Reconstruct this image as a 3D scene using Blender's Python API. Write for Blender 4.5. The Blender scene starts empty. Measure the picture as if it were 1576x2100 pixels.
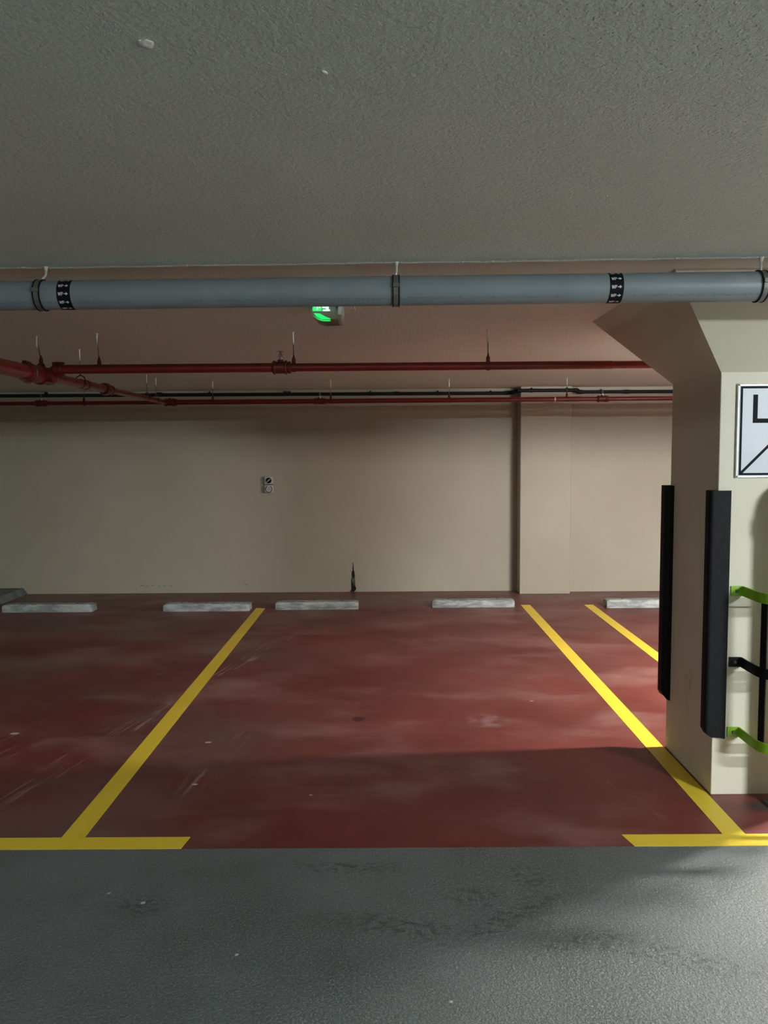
import bpy, bmesh, math, random
from mathutils import Vector, Matrix
random.seed(7)
PI = math.pi
C = bpy.context.scene.collection
sc = bpy.context.scene

# ------------------------------------------------------------------ camera
cam = bpy.data.cameras.new('camera'); co = bpy.data.objects.new('camera', cam); C.objects.link(co)
cam.sensor_fit = 'VERTICAL'; cam.sensor_height = 34.6; cam.lens = 34.6 * 1580 / 2100
cam.clip_start = 0.05; cam.clip_end = 100
p_, r_, y_ = 0.07621188, -0.00784956, -0.00483566
f = Vector((math.sin(y_)*math.cos(p_), math.cos(y_)*math.cos(p_), -math.sin(p_)))
rt = Vector((math.cos(y_), -math.sin(y_), 0)); up = rt.cross(f)
rt2 = rt*math.cos(r_) + up*math.sin(r_); up2 = -rt*math.sin(r_) + up*math.cos(r_)
co.matrix_world = Matrix(((rt2.x, up2.x, -f.x, 0), (rt2.y, up2.y, -f.y, 0), (rt2.z, up2.z, -f.z, 1.55), (0, 0, 0, 1)))
sc.camera = co
# ------------------------------------------------------------------ world, exposure
w = bpy.data.worlds.new('world'); sc.world = w; w.use_nodes = True
w.node_tree.nodes['Background'].inputs[0].default_value = (0.5, 0.55, 0.6, 1)
w.node_tree.nodes['Background'].inputs[1].default_value = 0.02
vs = sc.view_settings
vs.view_transform = 'Standard'; vs.look = 'None'; vs.gamma = 1; vs.use_curve_mapping = False
vs.exposure = 0.3
LAMPS = [  # (x, y, along, power, length, colour, drop of the diffuser below the ceiling)
    (3.40, -0.10, 'x', 195, 0.7, (0.90, 0.98, 1.0), .045),   # lane lamp, right of the camera
    (3.10, 4.10, 'x', 325, 0.5, (1.0, 0.93, 0.86), .185),    # bay lamp beyond the column, hung lower
    (-5.0, 1.00, 'x', 95, 0.9, (0.93, 1.0, 0.97), .045),    # lane lamp far to the left
    (-1.6, -3.9, 'x', 45, 1.2, (0.92, 1.0, 0.96), .045),    # lane lamp behind the camera
    (4.8, -2.6, 'x', 660, 1.2, (0.90, 0.98, 1.0), .045),     # its neighbour to the right
]
try:
    sc.cycles.use_denoising = True; sc.cycles.denoiser = 'OPENIMAGEDENOISE'
    sc.cycles.max_bounces = 10; sc.cycles.diffuse_bounces = 7; sc.cycles.glossy_bounces = 4
    sc.cycles.caustics_reflective = False; sc.cycles.sample_clamp_indirect = 3
except Exception: pass

# ------------------------------------------------------------------ helpers
def obj(name, bm, m, parent=None, smooth=False, shade=35):
    me = bpy.data.meshes.new(name)
    if isinstance(bm, bmesh.types.BMesh):
        bmesh.ops.recalc_face_normals(bm, faces=bm.faces)
        bm.to_mesh(me); bm.free()
    else: me.from_pydata(*bm); me.update()
    for mm in (m if isinstance(m, (list, tuple)) else [m]): me.materials.append(mm)
    o = bpy.data.objects.new(name, me); C.objects.link(o)
    if parent is not None: o.parent = parent
    if smooth:
        for p in me.polygons: p.use_smooth = True
        try: me.set_sharp_from_angle(angle=math.radians(shade))
        except Exception: pass
    return o
def tag(o, label, cat, group=None):
    o['label'] = label; o['category'] = cat
    if group: o['group'] = group
    return o
def struct(o): o['kind'] = 'structure'; return o
def empty(name, label, cat, group=None, loc=(0, 0, 0)):
    o = bpy.data.objects.new(name, None); o.empty_display_size = 0.1; C.objects.link(o); o.location = loc
    return tag(o, label, cat, group)
def lab(o, l): o['label'] = l; return o
def shift(o, root):            # geometry was built in world space: express it in the thing's space
    o.data.transform(Matrix.Translation(-root.location)); return o
def box(bm, x0, x1, y0, y1, z0, z1, bev=0, seg=2, mi=0):
    r = bmesh.ops.create_cube(bm, size=1)
    bmesh.ops.transform(bm, matrix=Matrix.Translation(((x0+x1)/2, (y0+y1)/2, (z0+z1)/2)) @ Matrix.Diagonal((x1-x0, y1-y0, z1-z0, 1)), verts=r['verts'])
    fs = {fc for v in r['verts'] for fc in v.link_faces}
    for fc in fs: fc.material_index = mi
    if bev:
        es = {e for v in r['verts'] for e in v.link_edges}
        bmesh.ops.bevel(bm, geom=list(es), offset=bev, segments=seg, affect='EDGES', profile=0.5)
    return bm
def B(*a, **k): return box(bmesh.new(), *a, **k)
def frame(d):
    d = d.normalized(); a = Vector((0, 0, 1)) if abs(d.z) < 0.9 else Vector((1, 0, 0))
    u = d.cross(a).normalized(); return u, u.cross(d).normalized()
def lathe(bm, o, d, prof, n=24, cap=True):
    """prof: list of (distance along d, radius)"""
    o = Vector(o); d = Vector(d).normalized(); u, v = frame(d); rings = []
    for t, r in prof:
        rings.append([bm.verts.new(o + d*t + (u*math.cos(2*PI*k/n) + v*math.sin(2*PI*k/n))*r) for k in range(n)])
    for a, b in zip(rings, rings[1:]):
        for k in range(n): bm.faces.new((a[k], a[(k+1) % n], b[(k+1) % n], b[k]))
    if cap: bm.faces.new(rings[0]); bm.faces.new(rings[-1][::-1])
    return bm
def cyl(bm, a, b, r, n=20, r2=None):
    a, b = Vector(a), Vector(b)
    return lathe(bm, a, b-a, [(0, r), ((b-a).length, r if r2 is None else r2)], n)
def tube(bm, pts, r, n=12, cap=True):
    pts = [Vector(p) for p in pts]; rings = []; prevu = None
    for i, p in enumerate(pts):
        d = (pts[min(i+1, len(pts)-1)] - pts[max(i-1, 0)]).normalized()
        if prevu is None: u, v = frame(d)
        else:
            u = (prevu - d*prevu.dot(d)).normalized(); v = u.cross(d)
        prevu = u
        rings.append([bm.verts.new(p + (u*math.cos(2*PI*k/n) + v*math.sin(2*PI*k/n))*r) for k in range(n)])
    for a, b in zip(rings, rings[1:]):
        for k in range(n): bm.faces.new((a[k], a[(k+1) % n], b[(k+1) % n], b[k]))
    if cap: bm.faces.new(rings[0]); bm.faces.new(rings[-1][::-1])
    return bm
def prism(bm, poly, axis, a0, a1, mi=0):
    """poly: 2-D outline; extruded along axis from a0 to a1"""
    def P(p, a):
        return {'x': (a, p[0], p[1]), 'y': (p[0], a, p[1]), 'z': (p[0], p[1], a)}[axis]
    A = [bm.verts.new(P(p, a0)) for p in poly]; Bv = [bm.verts.new(P(p, a1)) for p in poly]; n = len(poly)
    fs = [bm.faces.new(A), bm.faces.new(Bv[::-1])]
    for k in range(n): fs.append(bm.faces.new((A[k], Bv[k], Bv[(k+1) % n], A[(k+1) % n])))
    for fc in fs: fc.material_index = mi
    return bm
def ribbon(bm, pts, wdt, th, z0):
    """flat bar of height wdt (in z) and thickness th following a path of (x, y) points"""
    P = [Vector((x, y, 0)) for x, y in pts]; L, R_ = [], []
    for i, p in enumerate(P):
        d = (P[min(i+1, len(P)-1)] - P[max(i-1, 0)]).normalized(); nrm = Vector((-d.y, d.x, 0))
        for lst, s in ((L, .5), (R_, -.5)):
            q = p + nrm*th*s
            lst.append((bm.verts.new((q.x, q.y, z0)), bm.verts.new((q.x, q.y, z0+wdt))))
    for i in range(len(P)-1):
        bm.faces.new((L[i][0], L[i+1][0], L[i+1][1], L[i][1])); bm.faces.new((R_[i][0], R_[i][1], R_[i+1][1], R_[i+1][0]))
        bm.faces.new((L[i][1], L[i+1][1], R_[i+1][1], R_[i][1])); bm.faces.new((L[i][0], R_[i][0], R_[i+1][0], L[i+1][0]))
    for i in (0, -1): bm.faces.new((L[i][0], L[i][1], R_[i][1], R_[i][0]))
    return bm

# ------------------------------------------------------------------ materials
class N:
    """small node-tree helper"""
    def __init__(s, name):
        s.m = bpy.data.materials.new(name); s.m.use_nodes = True; s.t = s.m.node_tree
        s.b = s.t.nodes['Principled BSDF']; s.tc = None
    def node(s, typ, **k):
        n = s.t.nodes.new(typ)
        for a, v in k.items(): setattr(n, a, v)
        return n
    def link(s, a, b): s.t.links.new(a, b)
    def sock(s, v, i):
        if isinstance(v, (int, float)): i.default_value = v
        elif isinstance(v, (tuple, list)): i.default_value = (*v, 1)[:len(i.default_value)] if len(v) < len(i.default_value) else v
        else: s.link(v, i)
    def pos(s):
        if s.tc is None: s.tc = s.node('ShaderNodeNewGeometry').outputs['Position']
        return s.tc
    def mapped(s, scale=(1, 1, 1), rot=(0, 0, 0), loc=(0, 0, 0), src=None):
        mp = s.node('ShaderNodeMapping'); s.link(src or s.pos(), mp.inputs[0])
        mp.inputs['Scale'].default_value = scale; mp.inputs['Rotation'].default_value = rot; mp.inputs['Location'].default_value = loc
        return mp.outputs[0]
    def noise(s, scale, detail=4, rough=.55, vec=None, dist=0):
        n = s.node('ShaderNodeTexNoise'); s.link(vec or s.pos(), n.inputs['Vector'])
        n.inputs['Scale'].default_value = scale; n.inputs['Detail'].default_value = detail
        n.inputs['Roughness'].default_value = rough; n.inputs['Distortion'].default_value = dist
        return n.outputs[0]
    def voro(s, scale, vec=None, feat='F1'):
        n = s.node('ShaderNodeTexVoronoi', feature=feat); s.link(vec or s.pos(), n.inputs['Vector']); n.inputs['Scale'].default_value = scale
        return n.outputs['Distance']
    def ramp(s, v, lo, hi, a=0., b=1., smooth=True):
        n = s.node('ShaderNodeMapRange'); n.interpolation_type = 'SMOOTHSTEP' if smooth else 'LINEAR'
        s.sock(v, n.inputs['Value']); n.inputs['From Min'].default_value = lo; n.inputs['From Max'].default_value = hi
        n.inputs['To Min'].default_value = a; n.inputs['To Max'].default_value = b
        return n.outputs['Result']
    def math(s, op, a, b=0., c=0.):
        n = s.node('ShaderNodeMath', operation=op); s.sock(a, n.inputs[0]); s.sock(b, n.inputs[1]); s.sock(c, n.inputs[2]); return n.outputs[0]
    def mix(s, fac, a, b):
        n = s.node('ShaderNodeMix', data_type='RGBA'); s.sock(fac, n.inputs[0]); s.sock(a, n.inputs[6]); s.sock(b, n.inputs[7]); return n.outputs[2]
    def dist(s, x, y, sx=1, sy=1, rot=0):
        """scaled distance in the floor plane from (x, y)"""
        a = s.node('ShaderNodeVectorMath', operation='SUBTRACT'); s.link(s.pos(), a.inputs[0]); a.inputs[1].default_value = (x, y, 0)
        mp = s.mapped(rot=(0, 0, rot), src=a.outputs[0])
        b = s.node('ShaderNodeVectorMath', operation='MULTIPLY'); s.link(mp, b.inputs[0]); b.inputs[1].default_value = (1/sx, 1/sy, 0)
        c = s.node('ShaderNodeVectorMath', operation='LENGTH'); s.link(b.outputs[0], c.inputs[0]); return c.outputs['Value']
    def bump(s, h, strength, distance):
        n = s.node('ShaderNodeBump'); n.inputs['Strength'].default_value = strength; n.inputs['Distance'].default_value = distance
        s.link(h, n.inputs['Height']); s.link(n.outputs[0], s.b.inputs['Normal'])
    def fin(s, col=None, rough=None, metal=None, spec=None, emit=None, es=0):
        if col is not None: s.sock(col, s.b.inputs['Base Color'])
        if rough is not None: s.sock(rough, s.b.inputs['Roughness'])
        if metal is not None: s.sock(metal, s.b.inputs['Metallic'])
        if spec is not None: s.sock(spec, s.b.inputs['Specular IOR Level'])
        if emit is not None:
            s.sock(emit, s.b.inputs['Emission Color']); s.b.inputs['Emission Strength'].default_value = es
        return s.m

def paint(name, col, rough=.5, metal=0, spec=.5, var=.12, bump=.0, scale=30):
    n = N(name); v = n.noise(scale, 4)
    dark = tuple(c*(1-var) for c in col); lite = tuple(min(1, c*(1+var)) for c in col)
    c = n.mix(n.ramp(v, .3, .7), dark, lite)
    if bump: n.bump(n.noise(scale*6, 3), bump, .002)
    return n.fin(c, rough, metal, spec)

def m_wall():
    n = N('cream_wall_paint')
    big = n.ramp(n.noise(.9, 3), .3, .7)
    c = n.mix(big, (.36, .33, .262), (.40, .37, .30))
    # scuffs and splashes low on the wall, in streaks
    z = n.node('ShaderNodeSeparateXYZ'); n.link(n.pos(), z.inputs[0])
    low = n.ramp(z.outputs['Z'], .02, .14, 1, 0)
    sc_ = n.ramp(n.noise(9, 5, .7, n.mapped((1, 1, 3))), .6, .72)
    c = n.mix(n.math('MULTIPLY', n.math('MULTIPLY', low, sc_), .35), c, (.2, .17, .14))
    n.bump(n.noise(60, 5, .6), .25, .003)
    return n.fin(c, .55, 0, .35)
def m_column():
    n = N('cream_column_paint')
    c = n.mix(n.ramp(n.noise(1.2, 3), .3, .7), (.58, .54, .43), (.62, .58, .47))
    # tyre-rubber smear on the left face
    d = n.node('ShaderNodeVectorMath', operation='SUBTRACT'); n.link(n.pos(), d.inputs[0]); d.inputs[1].default_value = (1.445, 3.66, .40)
    q = n.node('ShaderNodeVectorMath', operation='MULTIPLY'); n.link(d.outputs[0], q.inputs[0]); q.inputs[1].default_value = (8, 22, 9)
    l = n.node('ShaderNodeVectorMath', operation='LENGTH'); n.link(q.outputs[0], l.inputs[0])
    k = n.math('MULTIPLY', n.ramp(l.outputs['Value'], .6, 1.3, 1, 0), n.ramp(n.noise(30, 4), .48, .62))
    c = n.mix(n.math('MULTIPLY', k, .35), c, (.16, .14, .11))
    n.bump(n.noise(45, 5, .6), .2, .003)
    return n.fin(c, .5, 0, .4)
def m_ceiling():
    n = N('rough_grey_ceiling_paint')
    c = n.mix(n.ramp(n.noise(.8, 3), .3, .7), (.79, .84, .79), (.84, .88, .83))
    lumps = n.ramp(n.voro(75), .02, .3, 1, 0)
    patch = n.ramp(n.noise(1.6, 3), .38, .62)
    fine = n.noise(90, 5, .6); mid = n.noise(22, 3, .5); wave = n.noise(1.4, 2)
    h = n.math('ADD', n.math('MULTIPLY', n.math('MULTIPLY', lumps, patch), .55), n.math('MULTIPLY', fine, 1.3))
    h = n.math('ADD', h, n.math('MULTIPLY', mid, 1.0))
    h = n.math('ADD', h, n.math('MULTIPLY', wave, 6.0))
    n.bump(h, 1.0, .006)
    return n.fin(c, .42, 0, .45)
def m_lane():
    n = N('dark_grey_lane_coating')
    c = n.mix(n.ramp(n.noise(1.3, 5, .6), .3, .7), (.062, .077, .074), (.108, .127, .127))
    c = n.mix(n.ramp(n.noise(150, 3, .6), .45, .75), c, (.2, .215, .215))
    # worn tyre smudges
    sm = None
    for x, y, a, b, r in ((-.17, 2.78, .22, .05, 0), (0, 2.43, .26, .07, .2), (.51, 2.71, .12, .09, .6), (-.86, 2.54, .10, .07, 0), (.85, 2.27, .3, .07, .3), (.40, 2.47, .3, .06, -.6), (.30, 2.58, .12, .08, 0), (.62, 2.33, .18, .05, -.2)):
        d = n.ramp(n.dist(x, y, a, b, r), .35, 1.25, 1, 0)
        sm = d if sm is None else n.math('MAXIMUM', sm, d)
    st = n.ramp(n.noise(30, 5, .65, n.mapped((1, 1.6, 1), (0, 0, .5))), .46, .6)
    c = n.mix(n.math('MULTIPLY', n.math('MULTIPLY', sm, st), .75), c, (.040, .046, .043))
    # pale paint specks
    for x, y, r in ((.17, 2.07, .006), (-.48, 2.28, .008), (-.86, 2.56, .011), (-1.0, 2.62, .008)):
        c = n.mix(n.ramp(n.dist(x, y, r, r), .5, 1, .8, 0), c, (.5, .52, .5))
    g = n.noise(75, 3, .55); g2 = n.noise(190, 3, .6)
    n.bump(n.math('ADD', g, n.math('MULTIPLY', g2, .6)), .75, .005)
    return n.fin(c, n.ramp(n.noise(2.2, 4), .3, .7, .46, .6), 0, .45)
def m_bay():
    n = N('worn_red_bay_coating')
    c = n.mix(n.ramp(n.noise(1.1, 4, .6), .3, .7), (.108, .018, .015), (.155, .032, .027))
    # dusty cross-wise wiping marks
    dust = n.ramp(n.noise(1.5, 6, .62, n.mapped((.7, 1.25, 1), (0, 0, .35))), .46, .74)
    c = n.mix(n.math('MULTIPLY', dust, .5), c, (.30, .175, .16))
    wx = n.node('ShaderNodeSeparateXYZ'); n.link(n.pos(), wx.inputs[0]); wst = n.ramp(wx.outputs['X'], -1.5, -.2, 1, .15)
    film = n.ramp(n.noise(.62, 5, .6, n.mapped((.8, 1.1, 1), (0, 0, .3), (4, 1, 0))), .42, .66)
    c = n.mix(n.math('MULTIPLY', n.math('MULTIPLY', film, wst), .75), c, (.125, .085, .078))
    # tyre skid fans, left of the middle
    def streaks(x0, y0, x1, y1, wdt, dens, lo, hi, seed):
        L = math.hypot(x1-x0, y1-y0); ang = math.atan2(y1-y0, x1-x0)
        sb = n.node('ShaderNodeVectorMath', operation='SUBTRACT'); n.link(n.pos(), sb.inputs[0]); sb.inputs[1].default_value = ((x0+x1)/2, (y0+y1)/2, 0)
        loc = n.mapped(rot=(0, 0, -ang), src=sb.outputs[0])
        xy = n.node('ShaderNodeSeparateXYZ'); n.link(loc, xy.inputs[0])
        e = n.math('MULTIPLY', n.ramp(n.math('ABSOLUTE', xy.outputs['X']), L*.25, L*.55, 1, 0), n.ramp(n.math('ABSOLUTE', xy.outputs['Y']), wdt*.2, wdt*.55, 1, 0))
        ln = n.ramp(n.noise(dens, 4, .6, n.mapped((.045, 1, 1), loc=(seed, 0, 0), src=loc), .15), lo, hi)
        br = n.ramp(n.noise(5, 3, .6), .36, .58)
        return n.math('MULTIPLY', n.math('MULTIPLY', e, ln), br)
    for x0, y0, x1, y1, wdt, dens, lo, hi, k, sd in ((-1.78, 3.2, -1.36, 4.9, .26, 45, .52, .68, .5, 1), (-1.28, 5.0, -.78, 6.75, .20, 50, .52, .66, .55, 2),
            (-.92, 3.3, -.82, 4.3, .20, 45, .52, .68, .4, 3), (-1.52, 4.0, -1.30, 5.0, .10, 70, .5, .64, .6, 5), (-2.3, 3.2, -1.9, 4.4, .3, 40, .52, .7, .35, 6), (1.15, 3.1, 1.0, 3.6, .14, 50, .52, .7, .3, 7)):
        c = n.mix(n.math('MULTIPLY', streaks(x0, y0, x1, y1, wdt, dens, lo, hi, sd), k), c, (.42, .31, .28))
    # oil spot, dull grey patch, pale chips
    c = n.mix(n.ramp(n.dist(-.18, 4.4, .045, .05), .55, 1.05, .8, 0), c, (.03, .01, .01))
    gp = n.math('MULTIPLY', n.ramp(n.dist(.57, 4.36, .14, .13), .6, 1.1, 1, 0), n.ramp(n.noise(13, 5, .65), .38, .66))
    c = n.mix(n.math('MULTIPLY', gp, .4), c, (.27, .20, .20))
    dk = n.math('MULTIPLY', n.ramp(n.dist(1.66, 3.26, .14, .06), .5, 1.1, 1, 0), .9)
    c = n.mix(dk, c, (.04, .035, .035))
    for x, y, r in ((-2.1, 4.2, .02), (-.36, 3.4, .007), (-.92, 3.52, .012), (.89, 4.71, .01), (-.98, 4.05, .014)):
        c = n.mix(n.ramp(n.dist(x, y, r*1.6, r), .5, 1, .75, 0), c, (.6, .5, .45))
    # dull grey grime along the wall
    s_ = n.node('ShaderNodeSeparateXYZ'); n.link(n.pos(), s_.inputs[0])
    gr = n.math('MULTIPLY', n.ramp(s_.outputs['Y'], 7.55, 8.1), n.ramp(n.noise(1.8, 4, .6, n.mapped((1, 2, 1))), .36, .6))
    c = n.mix(n.math('MULTIPLY', gr, .6), c, (.15, .115, .10))
    rough = n.ramp(n.noise(1.2, 5, .6, n.mapped((.8, 1.2, 1))), .3, .7, .38, .54)
    n.bump(n.math('ADD', n.noise(110, 3), n.math('MULTIPLY', n.noise(4, 3), 2.)), .25, .0015)
    return n.fin(c, rough, 0, .42)
def m_yellow():
    n = N('yellow_line_paint')
    c = n.mix(n.ramp(n.noise(3, 5, .6), .3, .7), (.70, .51, .03), (.76, .56, .045))
    c = n.mix(n.math('MULTIPLY', n.ramp(n.noise(14, 6, .7), .6, .75), .35), c, (.33, .22, .05))
    n.bump(n.noise(120, 3), .2, .0015)
    return n.fin(c, .45, 0, .45)
def m_concrete():
    n = N('pale_cast_concrete')
    v = n.noise(7, 6, .65, n.mapped((.8, 2, 3)))
    c = n.mix(n.ramp(v, .38, .62), (.21, .235, .235), (.42, .455, .45))
    c = n.mix(n.math('MULTIPLY', n.ramp(n.noise(40, 4), .6, .75), .5), c, (.16, .18, .17))
    n.bump(n.noise(35, 5, .65), .6, .006)
    return n.fin(c, .8, 0, .3)
def m_drain():
    n = N('grey_plastic_pipe')
    c = n.mix(n.ramp(n.noise(6, 3), .3, .7), (.185, .215, .24), (.215, .245, .27))
    # small printed line along the lower front of the pipe, too small to read
    s_ = n.node('ShaderNodeSeparateXYZ'); n.link(n.pos(), s_.inputs[0])
    # height of the print follows the pipe: z = 2.107 there
    zc = n.math('SUBTRACT', s_.outputs['Z'], 2.106)
    band = n.math('LESS_THAN', n.math('ABSOLUTE', zc), .0042)
    wv = n.mapped((1, 1, 1)); letters = n.ramp(n.noise(170, 2, .6, n.mapped((1, 0, 1.6))), .5, .56)
    words_ = n.ramp(n.noise(2.6, 1, .5, n.mapped((1, 0, 0), (0, 0, 0), (3.3, 0, 0))), .40, .43)
    k = n.math('MULTIPLY', n.math('MULTIPLY', band, letters), words_)
    c = n.mix(n.math('MULTIPLY', k, .5), c, (.05, .06, .08))
    n.bump(n.noise(9, 3), .1, .002)
    return n.fin(c, .38, 0, .4)

WALL, COL, CEIL, LANE, BAY, YEL, CONC, DRAIN = m_wall(), m_column(), m_ceiling(), m_lane(), m_bay(), m_yellow(), m_concrete(), m_drain()
RED = paint('red_pipe_enamel', (.15, .009, .008), .32, 0, .5, .12, .05, 14)
REDD = paint('red_fitting_enamel', (.11, .009, .008), .4, 0, .5, .15, .1, 25)
STEEL = paint('dull_steel', (.15, .15, .135), .5, .4, .4, .2, .1, 60)
ZINC = paint('zinc_plated_steel', (.55, .56, .52), .4, .4, .5, .1, .05, 60)
RUB = paint('black_rubber', (.008, .009, .010), .6, 0, .12, .2, .15, 40)
BLK = paint('black_satin_paint', (.006, .006, .007), .5, 0, .15, .1)
GRN = paint('lime_green_paint', (.20, .42, .015), .35, 0, .5, .08, .03)
CONDUIT = paint('dark_grey_plastic_conduit', (.010, .012, .013), .5, 0, .15, .15)
SIGN = paint('pale_sign_face', (.44, .475, .53), .4, 0, .5, .03, 0, 5)
EDGE = paint('sign_edge_metal', (.7, .72, .68), .35, .3)
PLAST = paint('light_grey_plastic', (.46, .48, .45), .45, 0, .5, .05)
DPL = paint('dark_grey_plastic', (.05, .052, .05), .5, 0, .4, .05)
WHT = paint('white_plaster', (.62, .62, .58), .7, 0, .3, .1, .5, 60)
INK = paint('label_ink_black', (.006, .007, .010), .6, 0, .1)
LET = paint('label_white', (.62, .64, .64), .5, 0, .5, .03)
TAR = paint('black_bitumen_stain', (.005, .005, .005), .35, 0, .5, .3)
COLP = paint('cream_pipe_paint', (.56, .52, .43), .45)
FIX = paint('white_lamp_housing', (.75, .75, .72), .4)

# ------------------------------------------------------------------ setting
XL, XR, YB, YW = -8.5, 8.0, -6.0, 8.56
CZ, CZL, YS = 2.25, 2.244, 2.93
fl = struct(obj('floor', B(XL-.2, XR+.2, YB-.2, YW+.3, -.2, -.004), CONC))
o = struct(obj('lane_coating', B(XL, XR, YB, 2.925, -.0045, 0), LANE, fl)); lab(o, 'dark grey textured lane coating')
o = struct(obj('bay_coating', B(XL, XR, 2.925, YW, -.0045, 0.0002), BAY, fl)); lab(o, 'worn red parking bay coating')
def line(poly, label):
    o = obj('yellow_line', prism(bmesh.new(), poly, 'z', .0001, .0016), YEL, fl); o['kind'] = 'structure'; lab(o, label)
# two T-heads with a stem each, third bay line behind the column
line([(-6.6, 2.925), (-.826, 2.925), (-.812, 3.018), (-6.6, 3.018)], 'yellow cross line at the mouth of the left bays')
line([(-1.338, 3.019), (-1.243, 3.019), (-1.242, 7.653), (-1.336, 7.681)], 'long yellow line between the left and middle bays')
line([(.962, 2.925), (6.6, 2.925), (6.6, 3.018), (.938, 3.018)], 'yellow cross line at the mouth of the right bays')
line([(1.347, 3.019), (1.439, 3.019), (1.441, 7.745), (1.346, 7.745)], 'long yellow line running past the column')
line([(1.985, 4.2), (2.077, 4.2), (2.077, 7.73), (1.985, 7.73)], 'yellow line behind the column')

bm = bmesh.new()                       # slab: lane part hangs a little lower, with a ragged plaster edge
box(bm, XL, XR, YB, YS-.15, CZL, CZ+.25)
random.seed(3)
nseg = 150; xs = [XL + (XR-XL)*i/nseg for i in range(nseg+1)]
prof = []
for x in xs:
    e = YS - .022 - .022*(x+1.3) if x > -1.3 else YS-.022
    e = max(e, 2.80) + random.uniform(-.006, .006)
    prof.append((x, e))
va = [bm.verts.new((x, YS-.15, CZL)) for x, e in prof]; vb = [bm.verts.new((x, e-.012, CZL)) for x, e in prof]
vc = [bm.verts.new((x, e, CZL-.003)) for x, e in prof]; vd = [bm.verts.new((x, e+.006, CZ+.001)) for x, e in prof]
for i in range(nseg):
    for a, b in ((va, vb), (vb, vc), (vc, vd)): bm.faces.new((a[i], a[i+1], b[i+1], b[i]))
box(bm, XL, XR, YS-.15, YW+.2, CZ, CZ+.25)
ce = struct(obj('ceiling', bm, CEIL))
for x, y, s in ((-0.404, 1.356, .013), (-0.110, 1.462, .006), (0.604, 2.162, .003)):
    bm = bmesh.new(); bmesh.ops.create_icosphere(bm, subdivisions=3, radius=s)
    for v in bm.verts:
        k = 1 + .22*math.sin(v.co.x*330+x)*math.sin(v.co.y*300)+random.uniform(-.06, .06); v.co = Vector((v.co.x*k*1.1, v.co.y*k, v.co.z*.45*k))
    bmesh.ops.translate(bm, vec=(x, y, CZL-.001), verts=bm.verts)
    lab(struct(obj('plaster_blob', bm, WHT, ce, True)), 'white plaster blob on the ceiling')

bm = bmesh.new(); box(bm, XL, 1.7, YW, YW+.2, 0, CZ+.1); box(bm, 1.7, XR, YW-.08, YW+.2, 0, CZ+.1)
wb = struct(obj('wall_back', bm, WALL))
struct(lab(obj('pilaster', B(1.438, 1.989, 8.345, 8.56, 0, CZ+.05, bev=.006), WALL, wb), 'cream pilaster standing proud of the back wall'))
# black stain climbing from the floor
st = [(-.443, 0), (-.405, .05), (-.412, .1), (-.415, .15), (-.405, .18), (-.397, .2), (-.404, .235), (-.398, .262), (-.39, .27), (-.395, .305), (-.391, .325), (-.395, .335), (-.393, .345), (-.388, .342), (-.383, .32), (-.388, .30), (-.387, .27), (-.38, .25), (-.375, .22), (-.376, .2), (-.381, .175), (-.379, .15), (-.378, .11), (-.373, .08), (-.371, .05), (-.36, .045), (-.37, .02), (-.395, .003)]
bm = bmesh.new()
def strip(rows):           # rows: (z, x0, x1) with a random ragged outline
    pv = None
    for z, a, b in rows:
        cur = (bm.verts.new((a, YW-.003, z)), bm.verts.new((b, YW-.003, z)))
        if pv: bm.faces.new((pv[0], pv[1], cur[1], cur[0]))
        pv = cur
strip([(.002, -.443, -.385), (.012, -.425, -.372), (.025, -.416, -.362), (.04, -.414, -.36), (.05, -.414, -.371), (.07, -.416, -.39), (.09, -.417, -.392), (.105, -.412, -.396), (.13, -.417, -.402), (.145, -.412, -.40), (.165, -.406, -.39), (.18, -.409, -.378), (.2, -.410, -.376), (.22, -.408, -.378), (.235, -.404, -.381), (.248, -.396, -.386), (.262, -.401, -.387), (.28, -.398, -.386), (.295, -.393, -.384), (.305, -.395, -.39), (.32, -.399, -.39), (.328, -.396, -.392)])
strip([(.04, -.385, -.367), (.08, -.388, -.377), (.11, -.389, -.378), (.14, -.391, -.381), (.18, -.388, -.377)])
strip([(.04, -.368, -.362), (.07, -.371, -.3685), (.13, -.3725, -.3705), (.19, -.375, -.3725)])
r = bmesh.ops.extrude_face_region(bm, geom=bm.faces[:]); bmesh.ops.translate(bm, vec=(0, .0028, 0), verts=[v for v in r['geom'] if isinstance(v, bmesh.types.BMVert)])
struct(lab(obj('black_stain', bm, TAR, wb), 'ragged black stain low on the back wall'))
random.seed(11); SCUFF = paint('dark_scuff', (.13, .11, .09), .7)      # scuffs left of the stain
for (x, z, l) in ((-2.80, .088, .06), (-2.74, .080, .05), (-2.66, .086, .03), (-2.60, .078, .05), (-2.53, .084, .04), (-2.46, .082, .03), (-1.63, .088, .07), (-.425, .085, .02)):
    a = random.uniform(-.25, .25); pts = [(x, z), (x+l*.4, z+.006+a*.01), (x+l, z+l*a*.4), (x+l*.5, z-.001)]
    struct(obj('scuff_mark', prism(bmesh.new(), pts, 'y', YW-.0015, YW-.0002), SCUFF, wb))
struct(obj('wall_left', B(XL-.2, XL, YB, YW, 0, CZ+.1), WALL))
struct(obj('wall_right', B(XR, XR+.2, YB, YW, 0, CZ+.1), WALL))
struct(obj('wall_front', B(XL, XR, YB-.2, YB, 0, CZ+.1), WALL))

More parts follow.
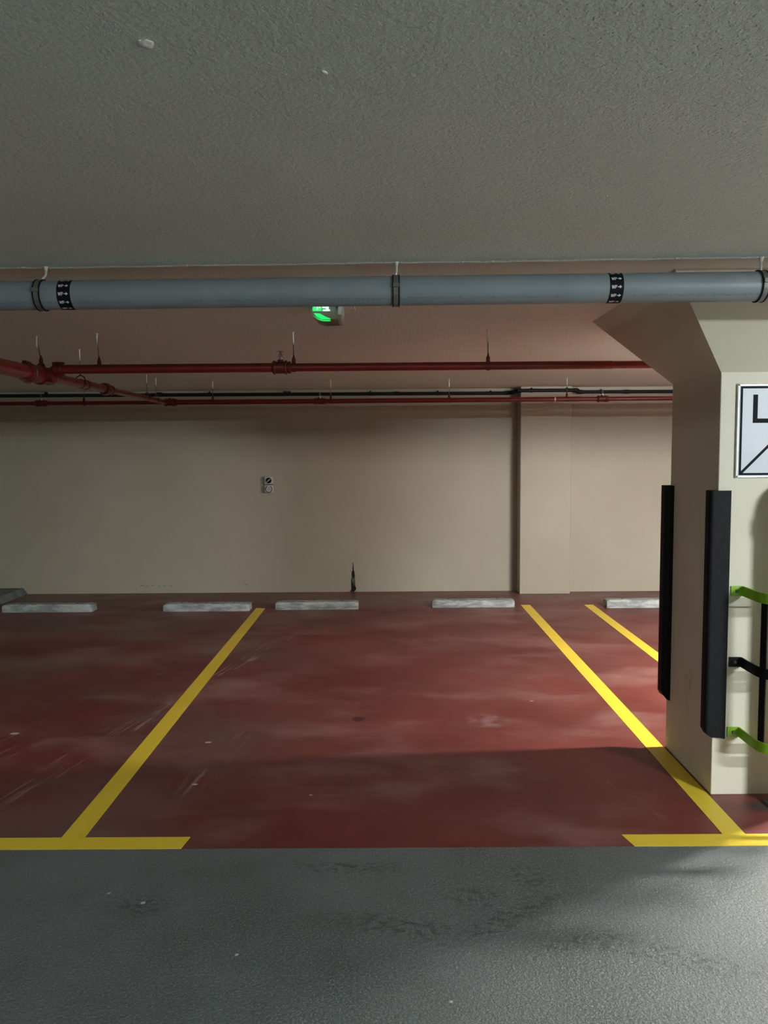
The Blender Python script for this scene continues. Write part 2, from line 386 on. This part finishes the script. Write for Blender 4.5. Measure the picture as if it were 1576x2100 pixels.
# ------------------------------------------------------------------ column with a flared head
cx0, cx1, cy0, cy1 = 1.45, 1.995, 3.38, 3.95
colr = empty('concrete_column', 'square cream concrete column with flared head and black corner guards', 'column', loc=(1.72, 3.665, 0))
shift(obj('shaft', B(cx0, cx1, cy0, cy1, 0, 1.89, bev=.004, seg=2), COL, colr), colr)
bm = bmesh.new()
lo = [(cx0, cy0), (cx1, cy0), (cx1, cy1), (cx0, cy1)]; hi = [(1.112, 3.035), (2.335, 3.035), (2.335, 4.24), (1.112, 4.24)]
L0 = [bm.verts.new((x, y, 1.885)) for x, y in lo]; L1 = [bm.verts.new((x, y, 1.8875)) for x, y in lo]; H1 = [bm.verts.new((x, y, CZ+.002)) for x, y in hi]
bm.faces.new(L0); bm.faces.new(H1[::-1])
for A, Bv in ((L0, L1), (L1, H1)):
    for k in range(4): bm.faces.new((A[k], A[(k+1) % 4], Bv[(k+1) % 4], Bv[k]))
shift(obj('flared_head', bm, COL, colr), colr)
def guard(px, py, sx, sy, label, half):
    """L-shaped rubber corner guard, profile in plan; sx, sy point along the two covered faces"""
    t, wdt = .042, .055
    g = empty('corner_guard', label, 'corner guard', 'black rubber corner guards on the column', loc=(px, py, .264))
    # outline: inner corner at the column edge, thick rounded nose
    out = []
    nx, ny = -sx, -sy
    out.append((px + sx*wdt, py)); out.append((px, py)); out.append((px, py + sy*wdt))
    out.append((px + nx*t*.42, py + sy*wdt)); out.append((px + nx*t*.95, py + sy*wdt*.62))
    for k in range(7):
        a = k/6*PI/2
        r0 = .016
        cxn, cyn = px + nx*(t - r0), py + ny*(t*.35 - .006)
        out.append((cxn + nx*r0*math.cos(a), cyn + ny*r0*math.sin(a)))
    out.append((px + sx*wdt*.9, py + ny*t*.42)); out.append((px + sx*wdt, py + ny*t*.2))
    bm = prism(bmesh.new(), out, 'z', .264, 1.375)
    # chamfer the nose at the lower end
    for v in bm.verts:
        if v.co.z < .3:
            k = max(0, ((v.co.x-px)*nx) / t); v.co.z += .045*k*k
    shift(obj('guard_body', bm, RUB, g, True, 25), g)
    for z in (.45, .82, 1.2): shift(obj('screw', lathe(bmesh.new(), (px + sx*.035, py + ny*.008, z), (0, ny, 0), [(0, .007), (.010, .007), (.012, .004)], 12), BLK, g), g)
guard(cx0, cy0, 1, 1, 'wide black rubber guard on the near left corner of the column', 1)
guard(cx0, cy1, 1, -1, 'narrow black rubber guard on the far left corner of the column', 0)

# ------------------------------------------------------------------ sign on the column front
sg = empty('parking_sign', 'white square sign with black border and numeral on the column front', 'sign', loc=(1.72, 3.376, 1.634))
X0, X1, Z0, Z1 = 1.519, 1.925, 1.430, 1.838
shift(obj('sign_plate', B(X0, X1, 3.368, 3.380, Z0, Z1, bev=.004), EDGE, sg), sg)
shift(obj('sign_face', B(X0+.008, X1-.008, 3.3665, 3.3685, Z0+.008, Z1-.008), SIGN, sg), sg)
bm = bmesh.new(); a, b, c_, d = X0+.012, X1-.012, Z0+.012, Z1-.012; t = .0095; yy0, yy1 = 3.3655, 3.3668
box(bm, a, a+t, yy0, yy1, c_, d); box(bm, b-t, b, yy0, yy1, c_, d); box(bm, a+t, b-t, yy0, yy1, c_, c_+t); box(bm, a+t, b-t, yy0, yy1, d-t, d)
prism(bm, [(a+.004, c_+.012), (a+.012, c_+.004), (b-.004, d-.012), (b-.012, d-.004)], 'y', yy0+.0001, yy1)
shift(obj('sign_border', bm, INK, sg), sg)
bm = bmesh.new()
box(bm, 1.586, 1.606, yy0, yy1, 1.668, 1.790); box(bm, 1.606, 1.690, yy0, yy1, 1.668, 1.687); box(bm, 1.655, 1.675, yy0-.0001, yy1, 1.63, 1.735)
shift(lab(obj('numeral', bm, INK, sg), 'black number 4'), sg)
for x in (X0+.006, X1-.006):
    for z in (Z0+.006, Z1-.006): shift(obj('rivet', lathe(bmesh.new(), (x, 3.369, z), (0, -1, 0), [(0, .004), (.0015, .004), (.0025, .002)], 10), STEEL, sg), sg)

# ------------------------------------------------------------------ riser pipe and its guard cage
PX, PY = 1.722, 3.268
rp = empty('riser_pipe', 'cream painted riser pipe inside the green and black guard', 'pipe', loc=(PX, PY, 0))
pts = [(PX, PY, 0), (PX, PY, 1.28)] + [(PX, PY + .07*(1-math.cos(a)), 1.28 + .07*math.sin(a)) for a in [k/6*PI/2 for k in range(1, 7)]] + [(PX, 3.381, 1.35)]
shift(obj('pipe', tube(bmesh.new(), pts, .052, 24), COLP, rp, True), rp)
shift(obj('floor_collar', lathe(bmesh.new(), (PX, PY, .0003), (0, 0, 1), [(0, .075), (.012, .073), (.016, .054)], 28), DPL, rp, True), rp)
shift(obj('pipe_socket', lathe(bmesh.new(), (PX, PY, 1.20), (0, 0, 1), [(0, .053), (.004, .061), (.07, .061), (.075, .053)], 28), COLP, rp, True), rp)
cg = empty('pipe_guard', 'lime green and black steel hoop guard bolted to the column front', 'pipe guard', loc=(PX, 3.38, 0))
def hooppath():
    lx = 1.568; path = [(1.516, 3.3765), (lx-.004, 3.3765), (lx, 3.372), (lx+.0, 3.30), (lx+.001, 3.24)]
    for k in range(1, 9):
        a = k/8*PI/2; path.append((lx+.001 + .10*(1-math.cos(a)), 3.24 - .10*math.sin(a)))
    return path + [(2*PX - x, y) for x, y in reversed(path)]
hp = hooppath()
for z, m, nm in ((.908, GRN, 'lime green top hoop'), (.589, BLK, 'black middle hoop'), (.270, GRN, 'lime green bottom hoop')):
    h = shift(lab(obj('hoop', ribbon(bmesh.new(), hp, .044, .006, z), m, cg, True, 40), nm), cg)
    for x in (1.541, 2*PX-1.541):
        b_ = obj('bolt', lathe(bmesh.new(), (x, 3.374, z+.022), (0, -1, 0), [(0, .008), (.003, .008), (.003, .0055), (.009, .0055), (.010, .003)], 6), STEEL, h); shift(b_, cg)
for i in (6, 10, len(hp)-11, len(hp)-7):
    (xa, ya), (xb, yb) = hp[i-1], hp[i+1]; d = Vector((xb-xa, yb-ya, 0)).normalized(); nn = Vector((-d.y, d.x, 0))
    c0 = Vector((hp[i][0], hp[i][1], 0)) + nn*.0065
    q = [c0 + d*s*.015 + nn*u*.003 for s, u in ((-1, -1), (1, -1), (1, 1), (-1, 1))]
    shift(lab(obj('upright_bar', prism(bmesh.new(), [(v.x, v.y) for v in q], 'z', .275, .945), BLK, cg), 'black flat upright bar'), cg)

# ------------------------------------------------------------------ wheel stops
def wheel_stop(xa, xb, y, h, label, seed):
    g = empty('wheel_stop', label, 'wheel stop', 'concrete wheel stops before the back wall', loc=((xa+xb)/2, y+.075, 0))
    random.seed(seed); bm = bmesh.new(); n = 26; rows = []
    for i in range(n+1):
        t = i/n; x = xa + (xb-xa)*t; e = .012 if i in (0, n) else 0
        pr = [(0+e, 0), (-.002+e, h*.35), (.002+e, h*.82-e), (.012+e, h-e), (.05, h+.001-e), (.12, h-e), (.145-e, h*.9), (.152-e, 0)]
        rows.append([bm.verts.new((x + (0 if 0 < i < n else 0), y + py + random.uniform(-.0025, .0025)*(pz > 0), max(0, pz + (random.uniform(-.003, .003) if pz > 0 else 0)))) for py, pz in pr])
    for a, b in zip(rows, rows[1:]):
        for k in range(7): bm.faces.new((a[k], a[k+1], b[k+1], b[k]))
        bm.faces.new((a[7], a[0], b[0], b[7]))
    bm.faces.new(rows[0]); bm.faces.new(rows[-1][::-1])
    shift(obj('concrete_block', bm, CONC, g, True, 40), g)
    for x in (xa+.17, xb-.17): shift(obj('bolt', lathe(bmesh.new(), (x, y+.078, h-.002), (0, 0, 1), [(0, .016), (.0035, .016), (.0055, .010)], 14), STEEL, g), g)
wheel_stop(-3.845, -2.946, 7.535, .076, 'leftmost low concrete wheel stop, beside the raised kerb', 1)
wheel_stop(-2.237, -1.379, 7.530, .073, 'concrete wheel stop just left of the left yellow line', 2)
wheel_stop(-1.130, -.301, 7.578, .074, 'concrete wheel stop just right of the left yellow line', 3)
wheel_stop(.440, 1.268, 7.634, .070, 'concrete wheel stop in front of the pilaster left edge', 4)
wheel_stop(2.172, 3.02, 7.555, .080, 'concrete wheel stop right of the pilaster, cut off by the column', 5)
# raised kerb on the far left
bm = bmesh.new()
kp = [(XL, 5.6), (-4.25, 5.6)] + [(-4.19+.06*math.sin(a), 5.66-.06*math.cos(a)) for a in (.3, .8, 1.3)] + [(-4.11, 8.559), (XL, 8.559)]
low = [bm.verts.new((x + (.05 if x > -5 else 0), y - (.03 if y < 6 else 0), 0)) for x, y in kp]; hiv = [bm.verts.new((x, y, .068)) for x, y in kp]
bm.faces.new(low); bm.faces.new(hiv[::-1])
for k in range(len(kp)): bm.faces.new((low[k], low[(k+1) % len(kp)], hiv[(k+1) % len(kp)], hiv[k]))
tag(obj('raised_kerb', bm, paint('dark_grey_concrete', (.13, .145, .14), .7, 0, .4, .3, .4, 8)), 'dark grey raised concrete kerb in the far left corner', 'kerb')

# ------------------------------------------------------------------ grey drain pipe under the ceiling
def py(x): return 2.895 - .018*(x+1.3)
def pz(x): return 2.141
PR = .0525
dp = empty('drain_pipe', 'large grey plastic pipe hung across the whole ceiling edge', 'pipe', loc=(0, py(0), 2.141))
shift(obj('pipe', cyl(bmesh.new(), (XL, py(XL), 2.141), (XR, py(XR), 2.141), PR, 48), DRAIN, dp, True), dp)
for x, bend in ((-3.9, 0), (-2.58, 0), (-1.272, 1), (.036, 0), (1.352, 0), (2.66, 0), (3.97, 0)):
    Y = py(x)
    bm = bmesh.new(); wd = .009
    lathe(bm, (x-wd, Y, pz(x)), (1, 0, 0), [(0, PR), (0, PR+.0035), (2*wd, PR+.0035), (2*wd, PR)], 40, cap=False)
    box(bm, x-.011, x+.011, Y-PR-.012, Y-PR+.002, pz(x)+.002, pz(x)+.016); box(bm, x-.011, x+.011, Y+PR-.002, Y+PR+.012, pz(x)+.002, pz(x)+.016)
    h = shift(obj('hanger_clamp', bm, STEEL, dp, True), dp)
    bm = bmesh.new()                   # rubber lining shows as two dark rims
    for s in (-1, 1): lathe(bm, (x+s*wd*1.25-.002, Y, pz(x)), (1, 0, 0), [(0, PR), (0, PR+.005), (.004, PR+.005), (.004, PR)], 40, cap=False)
    shift(obj('rubber_lining', bm, RUB, h, True), dp)
    ztop = CZ if Y > 2.87 else CZL+.002
    xo = .018 if bend else .003
    pts = [(x+xo, Y+.002, ztop), (x+xo, Y, 2.222), (x+xo*.9, Y-.002, 2.212), (x+xo*.3, Y-.003, 2.2), (x, Y-.002, pz(x)+PR)]
    shift(obj('hanger_rod', tube(bmesh.new(), pts, .0042, 10), ZINC, h, True), dp)
    shift(obj('ceiling_anchor', lathe(bmesh.new(), (x+xo, Y, ztop+.001), (0, 0, -1), [(0, .011), (.006, .010), (.012, .006), (.02, .0055)], 14), WHT, h, True), dp)
def wrap(bm, strokes, x0, ang, scale, Y, rad):
    """strokes: flat 2-D polylines wrapped round the pipe (u along x, v up the circumference)"""
    for (u0, v0), (u1, v1), wdt in strokes:
        d = Vector((u1-u0, v1-v0)); L = d.length; d /= L; nrm = Vector((-d.y, d.x))*wdt/2; pv = None
        for k in range(5):
            c0 = Vector((u0, v0)) + d*L*k/4; cur = []
            for s in (-1, 1):
                q = c0 + nrm*s; a = ang + q.y*scale/rad
                cur.append(bm.verts.new((x0 + q.x*scale, Y - math.cos(a)*rad, 2.141 + math.sin(a)*rad)))
            if pv: bm.faces.new((pv[0], pv[1], cur[1], cur[0]))
            pv = cur
W_ = [((0, 1), (.22, 0), .17), ((.22, 0), (.42, .95), .17), ((.42, .95), (.62, 0), .17), ((.62, 0), (.84, 1), .17)]
P_ = [((1.05, 0), (1.05, 1), .18), ((1.05, .93), (1.45, .93), .15), ((1.05, .45), (1.45, .45), .15), ((1.45, .98), (1.45, .40), .17)]
A_ = [((1.85, .5), (2.5, .5), .26)]
for xb in (-1.172, .825):
    Y = py(xb); bm = bmesh.new()
    lathe(bm, (xb-.0245, Y, 2.141), (1, 0, 0), [(0, PR), (0, PR+.0006), (.049, PR+.0006), (.049, PR)], 64, cap=False)
    lb = shift(lab(obj('flow_label', bm, INK, dp, True), 'black flow label reading WP with an arrow'), dp)
    bm = bmesh.new()
    for k in range(11):
        ang = math.radians(-8 + 33*(k-5)); wrap(bm, W_+P_+A_, xb-.0185, ang-.08, .0118, Y, PR+.0009)
        # arrow head
        pts = [(2.4, .98), (2.4, .02), (3.05, .5)]; vs_ = []
        for u, v in pts:
            a = ang-.08 + v*.0118/PR; vs_.append(bm.verts.new((xb-.0185 + u*.0118, Y - math.cos(a)*(PR+.001), 2.141 + math.sin(a)*(PR+.001))))
        bm.faces.new(vs_)
    shift(obj('lettering', bm, LET, lb), dp)

# ------------------------------------------------------------------ red sprinkler pipework
def hanger(x, y, z, r, root, clevis=False, ax='x', xo=0):
    """threaded rod, tapered swivel and strap round a red pipe"""
    bm = bmesh.new()
    d = (1, 0, 0) if ax == 'x' else (0, 1, 0); s = Vector(d)*.010
    lathe(bm, Vector((x, y, z))-s, d, [(0, r), (0, r+.003), (.02, r+.003), (.02, r)], 24, cap=False)
    if clevis:
        for q in (-1, 1):
            off = Vector((q*r*1.15, 0, 0)) if ax == 'y' else Vector((0, q*r*1.15, 0))
            tube(bm, [Vector((x, y, z))+off, Vector((x, y, z+r+.012))+off*.8, Vector((x, y, z+r+.03))], .004, 8)
    else:
        lathe(bm, (x, y, z+r-.002), (0, 0, 1), [(0, .012), (.028, .011), (.036, .006), (.05, .0045)], 12)
    h = shift(obj('pipe_hanger', bm, REDD, root, True), root)
    shift(obj('hanger_rod', tube(bmesh.new(), [(x, y, z+r+.02), (x+xo*.3, y, z+.09), (x+xo, y, CZ)], .0035, 8), STEEL, h, True), root)
    shift(obj('rod_sleeve', lathe(bmesh.new(), (x+xo, y, CZ+.001), (0, 0, -1), [(0, .009), (.004, .008), (.008, .0045), (.075, .004)], 10), ZINC, h, True), root)
def coupling(a, d, r, ln, root, name='pipe_coupling', ears=True, m=None):
    """grooved coupling: ribbed housing and two bolt pads"""
    bm = bmesh.new(); d = Vector(d).normalized(); a = Vector(a)
    lathe(bm, a - d*ln/2, d, [(0, r*1.02), (0, r*1.24), (ln*.16, r*1.30), (ln*.2, r*1.18), (ln*.8, r*1.18), (ln*.84, r*1.30), (ln, r*1.24), (ln, r*1.02)], 28)
    if ears:
        for s in (-1, 1):
            e = a + Vector((0, 0, s*(r*1.28)))
            u = d
            cyl(bm, e - u*ln*.42, e + u*ln*.42, r*.24, 10); cyl(bm, e - u*ln*.62, e + u*ln*.62, r*.13, 8)
            for q in (-1, 1): cyl(bm, e + u*q*ln*.55, e + u*q*ln*.7, r*.22, 6)
    return shift(obj(name, bm, m or REDD, root, True), root)
def sprinkler(x, y, z, r, root, hk=1):
    s = shift(obj('sprinkler_head', lathe(bmesh.new(), (x, y, z+r*.9), (0, 0, 1), [(0, .013), (.012, .013), (.013, .010), (.02, .010), (.021, .012), (.026, .012)], 12), ZINC, root, True), root)
    bm = bmesh.new(); zb = z+r*.9+.024
    for q in (-1, 1): tube(bm, [(x+q*.008, y, zb), (x+q*.0065, y, zb+.018), (x+q*.001, y, zb+.032)], .002, 8)
    cyl(bm, (x, y, zb), (x, y, zb+.034), .0022, 8)
    lathe(bm, (x, y, zb+.034), (0, 0, 1), [(0, .016), (.002, .016)], 16)
    shift(obj('deflector', bm, STEEL, s, True), root)
def fitting(x, y, z, r, root, ln=.10):
    bm = bmesh.new()
    lathe(bm, (x-ln*.5, y, z), (1, 0, 0), [(0, r), (.004, r*1.22), (ln*.10, r*1.45), (ln*.16, r*1.5), (ln*.2, r*1.3), (ln*.66, r*1.3), (ln*.7, r*1.5), (ln*.78, r*1.45), (ln*.8, r*1.12), (ln*.88, r*1.28), (ln*.97, r*1.28), (ln, r*.85)], 28)
    cyl(bm, (x-.006, y, z), (x-.006, y, z+r*1.6), r*.62, 16)
    shift(obj('tee_fitting', bm, REDD, root, True), root)

MA, MB_ = Vector((-1.992, 4.0, 2.012)), Vector((-2.117, 7.42, 2.052))
def mp(y): t = (y-4.0)/(7.42-4.0); return MA + (MB_-MA)*t
md = (MB_-MA).normalized()
mr = empty('sprinkler_pipework', 'red sprinkler pipework, one main run with two branches crossing the bay', 'pipe', loc=tuple(mp(4.5)))
bm = bmesh.new(); cyl(bm, mp(-5.9), mp(4.40), .041, 32); shift(obj('main_pipe', bm, RED, mr, True), mr)
bm = bmesh.new(); cyl(bm, mp(4.55), mp(5.72), .029, 28); shift(obj('main_pipe', bm, RED, mr, True), mr)
bm = bmesh.new(); cyl(bm, mp(5.6), mp(7.42), .023, 24); shift(obj('main_pipe', bm, RED, mr, True), mr)
coupling(mp(4.33), md, .041, .06, mr); coupling(mp(4.66), md, .030, .055, mr)
bm = bmesh.new(); q = mp(4.5)
cyl(bm, mp(4.36), mp(4.63), .050, 28); lathe(bm, q, (1, 0, 0), [(0, .042), (.07, .040), (.07, .046), (.085, .046)], 24)
bmesh.ops.create_uvsphere(bm, u_segments=20, v_segments=12, radius=.058, matrix=Matrix.Translation(q))
shift(obj('cross_fitting', bm, REDD, mr, True), mr)
bm = bmesh.new(); lathe(bm, mp(5.62), md, [(0, .030), (.0, .040), (.03, .045), (.06, .045), (.065, .033), (.14, .031), (.145, .036), (.165, .036), (.17, .024)], 28)
shift(obj('reducer', bm, REDD, mr, True), mr)
bm = bmesh.new(); lathe(bm, mp(5.25), md, [(0, .029), (0, .033), (.025, .033), (.025, .029)], 24); shift(obj('pipe_band', bm, REDD, mr, True), mr)
for Y, r in ((-4.2, .041), (-1.8, .041), (.6, .041), (2.4, .041), (5.16, .029), (6.77, .023), (7.08, .023)):
    p = mp(Y); hanger(p.x, p.y, p.z, r, mr, clevis=True, ax='y')

b1 = mr
z1 = 2.048
for a, b, r in ((-1.93, -.60, .0265), (-.60, 1.3, .0235), (1.3, 7.9, .0215)):
    shift(lab(obj('branch_pipe', cyl(bmesh.new(), (a, 4.5, z1), (b, 4.5, z1), r, 28), RED, b1, True), 'length of the nearer red branch pipe'), b1)
coupling((-1.90, 4.5, z1), (1, 0, 0), .028, .05, b1)
fitting(-.607, 4.5, z1, .0275, b1, .112); sprinkler(-.612, 4.5, z1, .036, b1)
for x in (-1.662, -.536, .586, 1.71, 2.83, 3.95, 5.1): hanger(x, 4.5, z1, .0235, b1, xo=random.uniform(-.01, .004))
hanger(-2.03, 4.57, 2.05, .04, b1, xo=-.02)

b2 = mr
z2 = 2.05
for a, b, r in ((-8.4, -2.1, .0185), (-2.13, -.64, .0245), (-.64, 1.85, .0235), (1.85, 7.9, .021)):
    shift(lab(obj('branch_pipe', cyl(bmesh.new(), (a, 7.42, z2), (b, 7.42, z2), r, 24), RED, b2, True), 'length of the farther thin red branch pipe'), b2)
fitting(-2.07, 7.42, z2, .026, b2, .13)
for x in (-3.31, -.64, 2.06): fitting(x, 7.42, z2, .0225, b2, .115); sprinkler(x, 7.42, z2, .026, b2)
for x in (-4.02, -2.90, -1.664, -.536, .595, 1.718, 2.84): hanger(x, 7.42, z2, .0225, b2)
shift(lab(obj('white_collar', lathe(bmesh.new(), (1.598, 7.42, z2), (1, 0, 0), [(0, .0237), (0, .0252), (.012, .0252), (.012, .0237)], 24), LET, b2, True), 'narrow white collar'), b2)

# ------------------------------------------------------------------ dark conduit along the wall top
cd = empty('wall_conduit', 'dark grey conduit clipped along the top of the back wall', 'conduit', loc=(0, 8.53, 2.2))
cr = .0185
def czz(x): return 2.209 - .0045*(x+1.5)
YA, YP, YC = 8.527, 8.318, 8.447
path = [(XL, YA, 2.222), (1.30, YA, czz(1.3)), (1.37, YA-.02, czz(1.3)+.006), (1.395, YP+.04, 2.205), (1.44, YP, 2.2055)]
shift(obj('pipe', tube(bmesh.new(), path[:2], cr, 16), CONDUIT, cd, True), cd)
shift(obj('pipe', tube(bmesh.new(), [(1.40, YP, 2.206), (2.03, YP, 2.206)], cr, 16), CONDUIT, cd, True), cd)
shift(obj('pipe', tube(bmesh.new(), [(2.10, YC, 2.196), (7.95, YC, 2.18)], cr, 16), CONDUIT, cd, True), cd)
shift(obj('elbow', tube(bmesh.new(), [(1.28, YA, czz(1.3)), (1.34, YA-.005, czz(1.3)), (1.375, YA-.03, 2.2), (1.39, YP+.09, 2.206), (1.395, YP+.03, 2.206), (1.415, YP+.003, 2.206), (1.445, YP, 2.206)], .0205, 14), CONDUIT, cd, True), cd)
shift(obj('elbow', tube(bmesh.new(), [(1.99, YP, 2.206), (2.03, YP+.004, 2.206), (2.05, YP+.03, 2.204), (2.055, YC-.04, 2.198), (2.075, YC-.005, 2.196), (2.13, YC, 2.196)], .0225, 14), CONDUIT, cd, True), cd)
for x, y in ((-3.75, YA), (-2.9, YA), (-1.95, YA), (-1.12, YA), (-1.07, YA), (-.18, YA), (.56, YA), (1.14, YA), (1.55, YP), (1.93, YP), (2.33, YC), (3.2, YC)):
    z = czz(x) if y == YA else (2.206 if y == YP else 2.194)
    bm = bmesh.new(); lathe(bm, (x-.008, y, z), (1, 0, 0), [(0, cr), (0, cr+.004), (.016, cr+.004), (.016, cr)], 18)
    box(bm, x-.008, x+.008, y+.005, y+.032, z+.0, z+.03); box(bm, x-.005, x+.005, y-.006, y+.006, z+cr, z+cr+.012)
    shift(obj('pipe_clip', bm, CONDUIT, cd, True), cd)
for x in (-2.5, .1, 2.6):
    y = YC if x > 2 else YA; z = 2.194 if x > 2 else czz(x)
    shift(obj('socket_joint', lathe(bmesh.new(), (x-.03, y, z), (1, 0, 0), [(0, cr), (.002, cr+.003), (.058, cr+.003), (.06, cr)], 18), CONDUIT, cd, True), cd)

# ------------------------------------------------------------------ switch over socket on the wall
so = empty('wall_socket', 'grey surface switch mounted above a round socket on the back wall', 'socket', loc=(-1.313, YW, 1.213))
x0, x1 = -1.362, -1.264
shift(lab(obj('switch_box', B(x0, x1, YW-.055, YW, 1.2165, 1.303, bev=.010), PLAST, so, True), 'grey switch housing'), so)
shift(lab(obj('socket_box', B(x0, x1, YW-.055, YW, 1.123, 1.2095, bev=.010), PLAST, so, True), 'grey socket housing'), so)
shift(obj('joining_strip', B(x0+.01, x1-.01, YW-.04, YW, 1.205, 1.22), DPL, so), so)
xm = (x0+x1)/2
k = shift(lab(obj('rotary_knob', lathe(bmesh.new(), (xm, YW-.055, 1.259), (0, -1, 0), [(0, .032), (.012, .030), (.014, .024)], 28), BLK, so, True), 'round black knob'), so)
bm = bmesh.new(); box(bm, -.004, .004, YW-.073, YW-.068, -.024, .024)
bmesh.ops.rotate(bm, cent=(0, YW, 0), matrix=Matrix.Rotation(.9, 3, 'Y'), verts=bm.verts); bmesh.ops.translate(bm, vec=(xm, 0, 1.259), verts=bm.verts)
shift(obj('knob_pointer', bm, PLAST, k), so)
f_ = shift(obj('socket_rim', lathe(bmesh.new(), (xm, YW-.054, 1.164), (0, -1, 0), [(0, .038), (.006, .038), (.006, .031), (.001, .031)], 30, cap=False), DPL, so, True), so)
shift(obj('socket_insert', lathe(bmesh.new(), (xm, YW-.054, 1.164), (0, -1, 0), [(0, .030), (.004, .029), (.004, .012), (.002, .010)], 26), PLAST, f_, True), so)
for a in (90, 210, 330): shift(obj('socket_hole', lathe(bmesh.new(), (xm+.013*math.cos(math.radians(a)), YW-.0575, 1.164+.013*math.sin(math.radians(a))), (0, -1, 0), [(0, .0042), (.002, .0042)], 10), BLK, f_), so)
shift(obj('latch', B(xm-.016, xm+.016, YW-.066, YW-.052, 1.194, 1.204, bev=.002), LET, so), so)

# ------------------------------------------------------------------ exit luminaire
ex = empty('exit_light', 'small green glowing emergency exit light on the ceiling behind the grey pipe', 'exit light', loc=(-.285, 3.74, CZ))
shift(obj('base_plate', B(-.372, -.150, 3.60, 3.84, CZ-.006, CZ+.001, bev=.002), FIX, ex), ex)
shift(obj('end_cap', prism(bmesh.new(), [(-.222, CZ-.006), (-.205, CZ-.006), (-.207, CZ-.052), (-.213, CZ-.074), (-.226, CZ-.074)], 'y', 3.63, 3.84), PLAST, ex), ex)
lm = N('green_tinted_lens'); lm.b.inputs['Transmission Weight'].default_value = .85; LENS = lm.fin((.75, .95, .78), .12, 0, .5)
n_ = N('green_lit_panel'); GEM = n_.fin((.02, .5, .1), .4, emit=(.0, 1., .17), es=1.1)
n_ = N('white_lit_pictogram'); WEM = n_.fin((.8, .9, .9), .4, emit=(.8, .95, 1), es=1.2)
outer = [(-.362, CZ-.006)] + [(-.362+.075*(1-math.cos(a))*1.0+.0, CZ-.006-.072*math.sin(a)) for a in [k/8*PI/2 for k in range(1, 9)]] + [(-.226, CZ-.076), (-.224, CZ-.006)]
shift(obj('lens_cover', prism(bmesh.new(), outer, 'y', 3.64, 3.83), LENS, ex, True, 20), ex)
gp = shift(lab(obj('lit_panel', B(-.345, -.235, 3.652, 3.656, CZ-.040, CZ-.010), PLAST, ex), 'exit pictogram panel'), ex)
bm = bmesh.new()                        # running figure in a doorway, blocky at this size
box(bm, -.342, -.302, 3.649, 3.6515, CZ-.037, CZ-.011)
shift(lab(obj('green_field', bm, GEM, gp), 'lit green field'), ex)
pr_ = 3.6485
for a, b, c0, d0 in ((-.298, -.283, -.024, -.012), (-.281, -.268, -.030, -.016), (-.296, -.262, -.0375, -.032), (-.335, -.331, -.020, -.014), (-.324, -.318, -.034, -.018), (-.313, -.306, -.024, -.014)): shift(lab(obj('pictogram_piece', B(a, b, pr_, pr_+.002, CZ+c0, CZ+d0), WEM, gp), 'lit white piece of the exit pictogram'), ex)
bm = bmesh.new(); prism(bm, [(-.338, CZ-.046), (-.325, CZ-.060), (-.305, CZ-.069), (-.262, CZ-.071), (-.285, CZ-.062), (-.31, CZ-.048)], 'y', 3.66, 3.70)
shift(lab(obj('light_guide', bm, GEM, ex), 'green glowing lower reflector'), ex)

# ------------------------------------------------------------------ fluorescent battens (outside the frame)
for i, (x, y, ax, pw, ln, colr_, drop) in enumerate(LAMPS):
    nm = ('white batten lamp over the lane right of the camera', 'white batten lamp over the bay beyond the column', 'white batten lamp far to the left over the lane', 'white batten lamp over the lane behind the camera, to the left', 'white batten lamp over the lane behind the camera, to the right')[i]
    ztop = CZL if y < 2.8 else CZ
    L = empty('batten_lamp', nm, 'lamp', 'ceiling batten lamps', loc=(x, y, ztop))
    zd = ztop - drop
    shift(obj('housing', B(x-ln/2-.03, x+ln/2+.03, y-.05, y+.05, zd+.016, zd+.030 if drop > .1 else ztop+.001, bev=.003), FIX, L), L)
    if drop > .1:
        for q in (-.4, .4): shift(obj('drop_rod', cyl(bmesh.new(), (x+q*ln, y, zd+.025), (x+q*ln, y, ztop+.001), .005, 8), FIX, L), L)
    e = N('lit_diffuser_%d' % i); area = (.1 + .06)*ln + .006
    EM = e.fin((.9, .9, .9), .4, emit=colr_, es=pw/area/PI)
    shift(obj('diffuser', B(x-ln/2, x+ln/2, y-.05, y+.05, zd-.014, zd+.016), EM, L), L)
    for q in (-1, 1): shift(obj('end_cap', B(x+q*(ln/2+.012)-.012, x+q*(ln/2+.012)+.012, y-.051, y+.051, zd-.015, zd+.018), FIX, L), L)
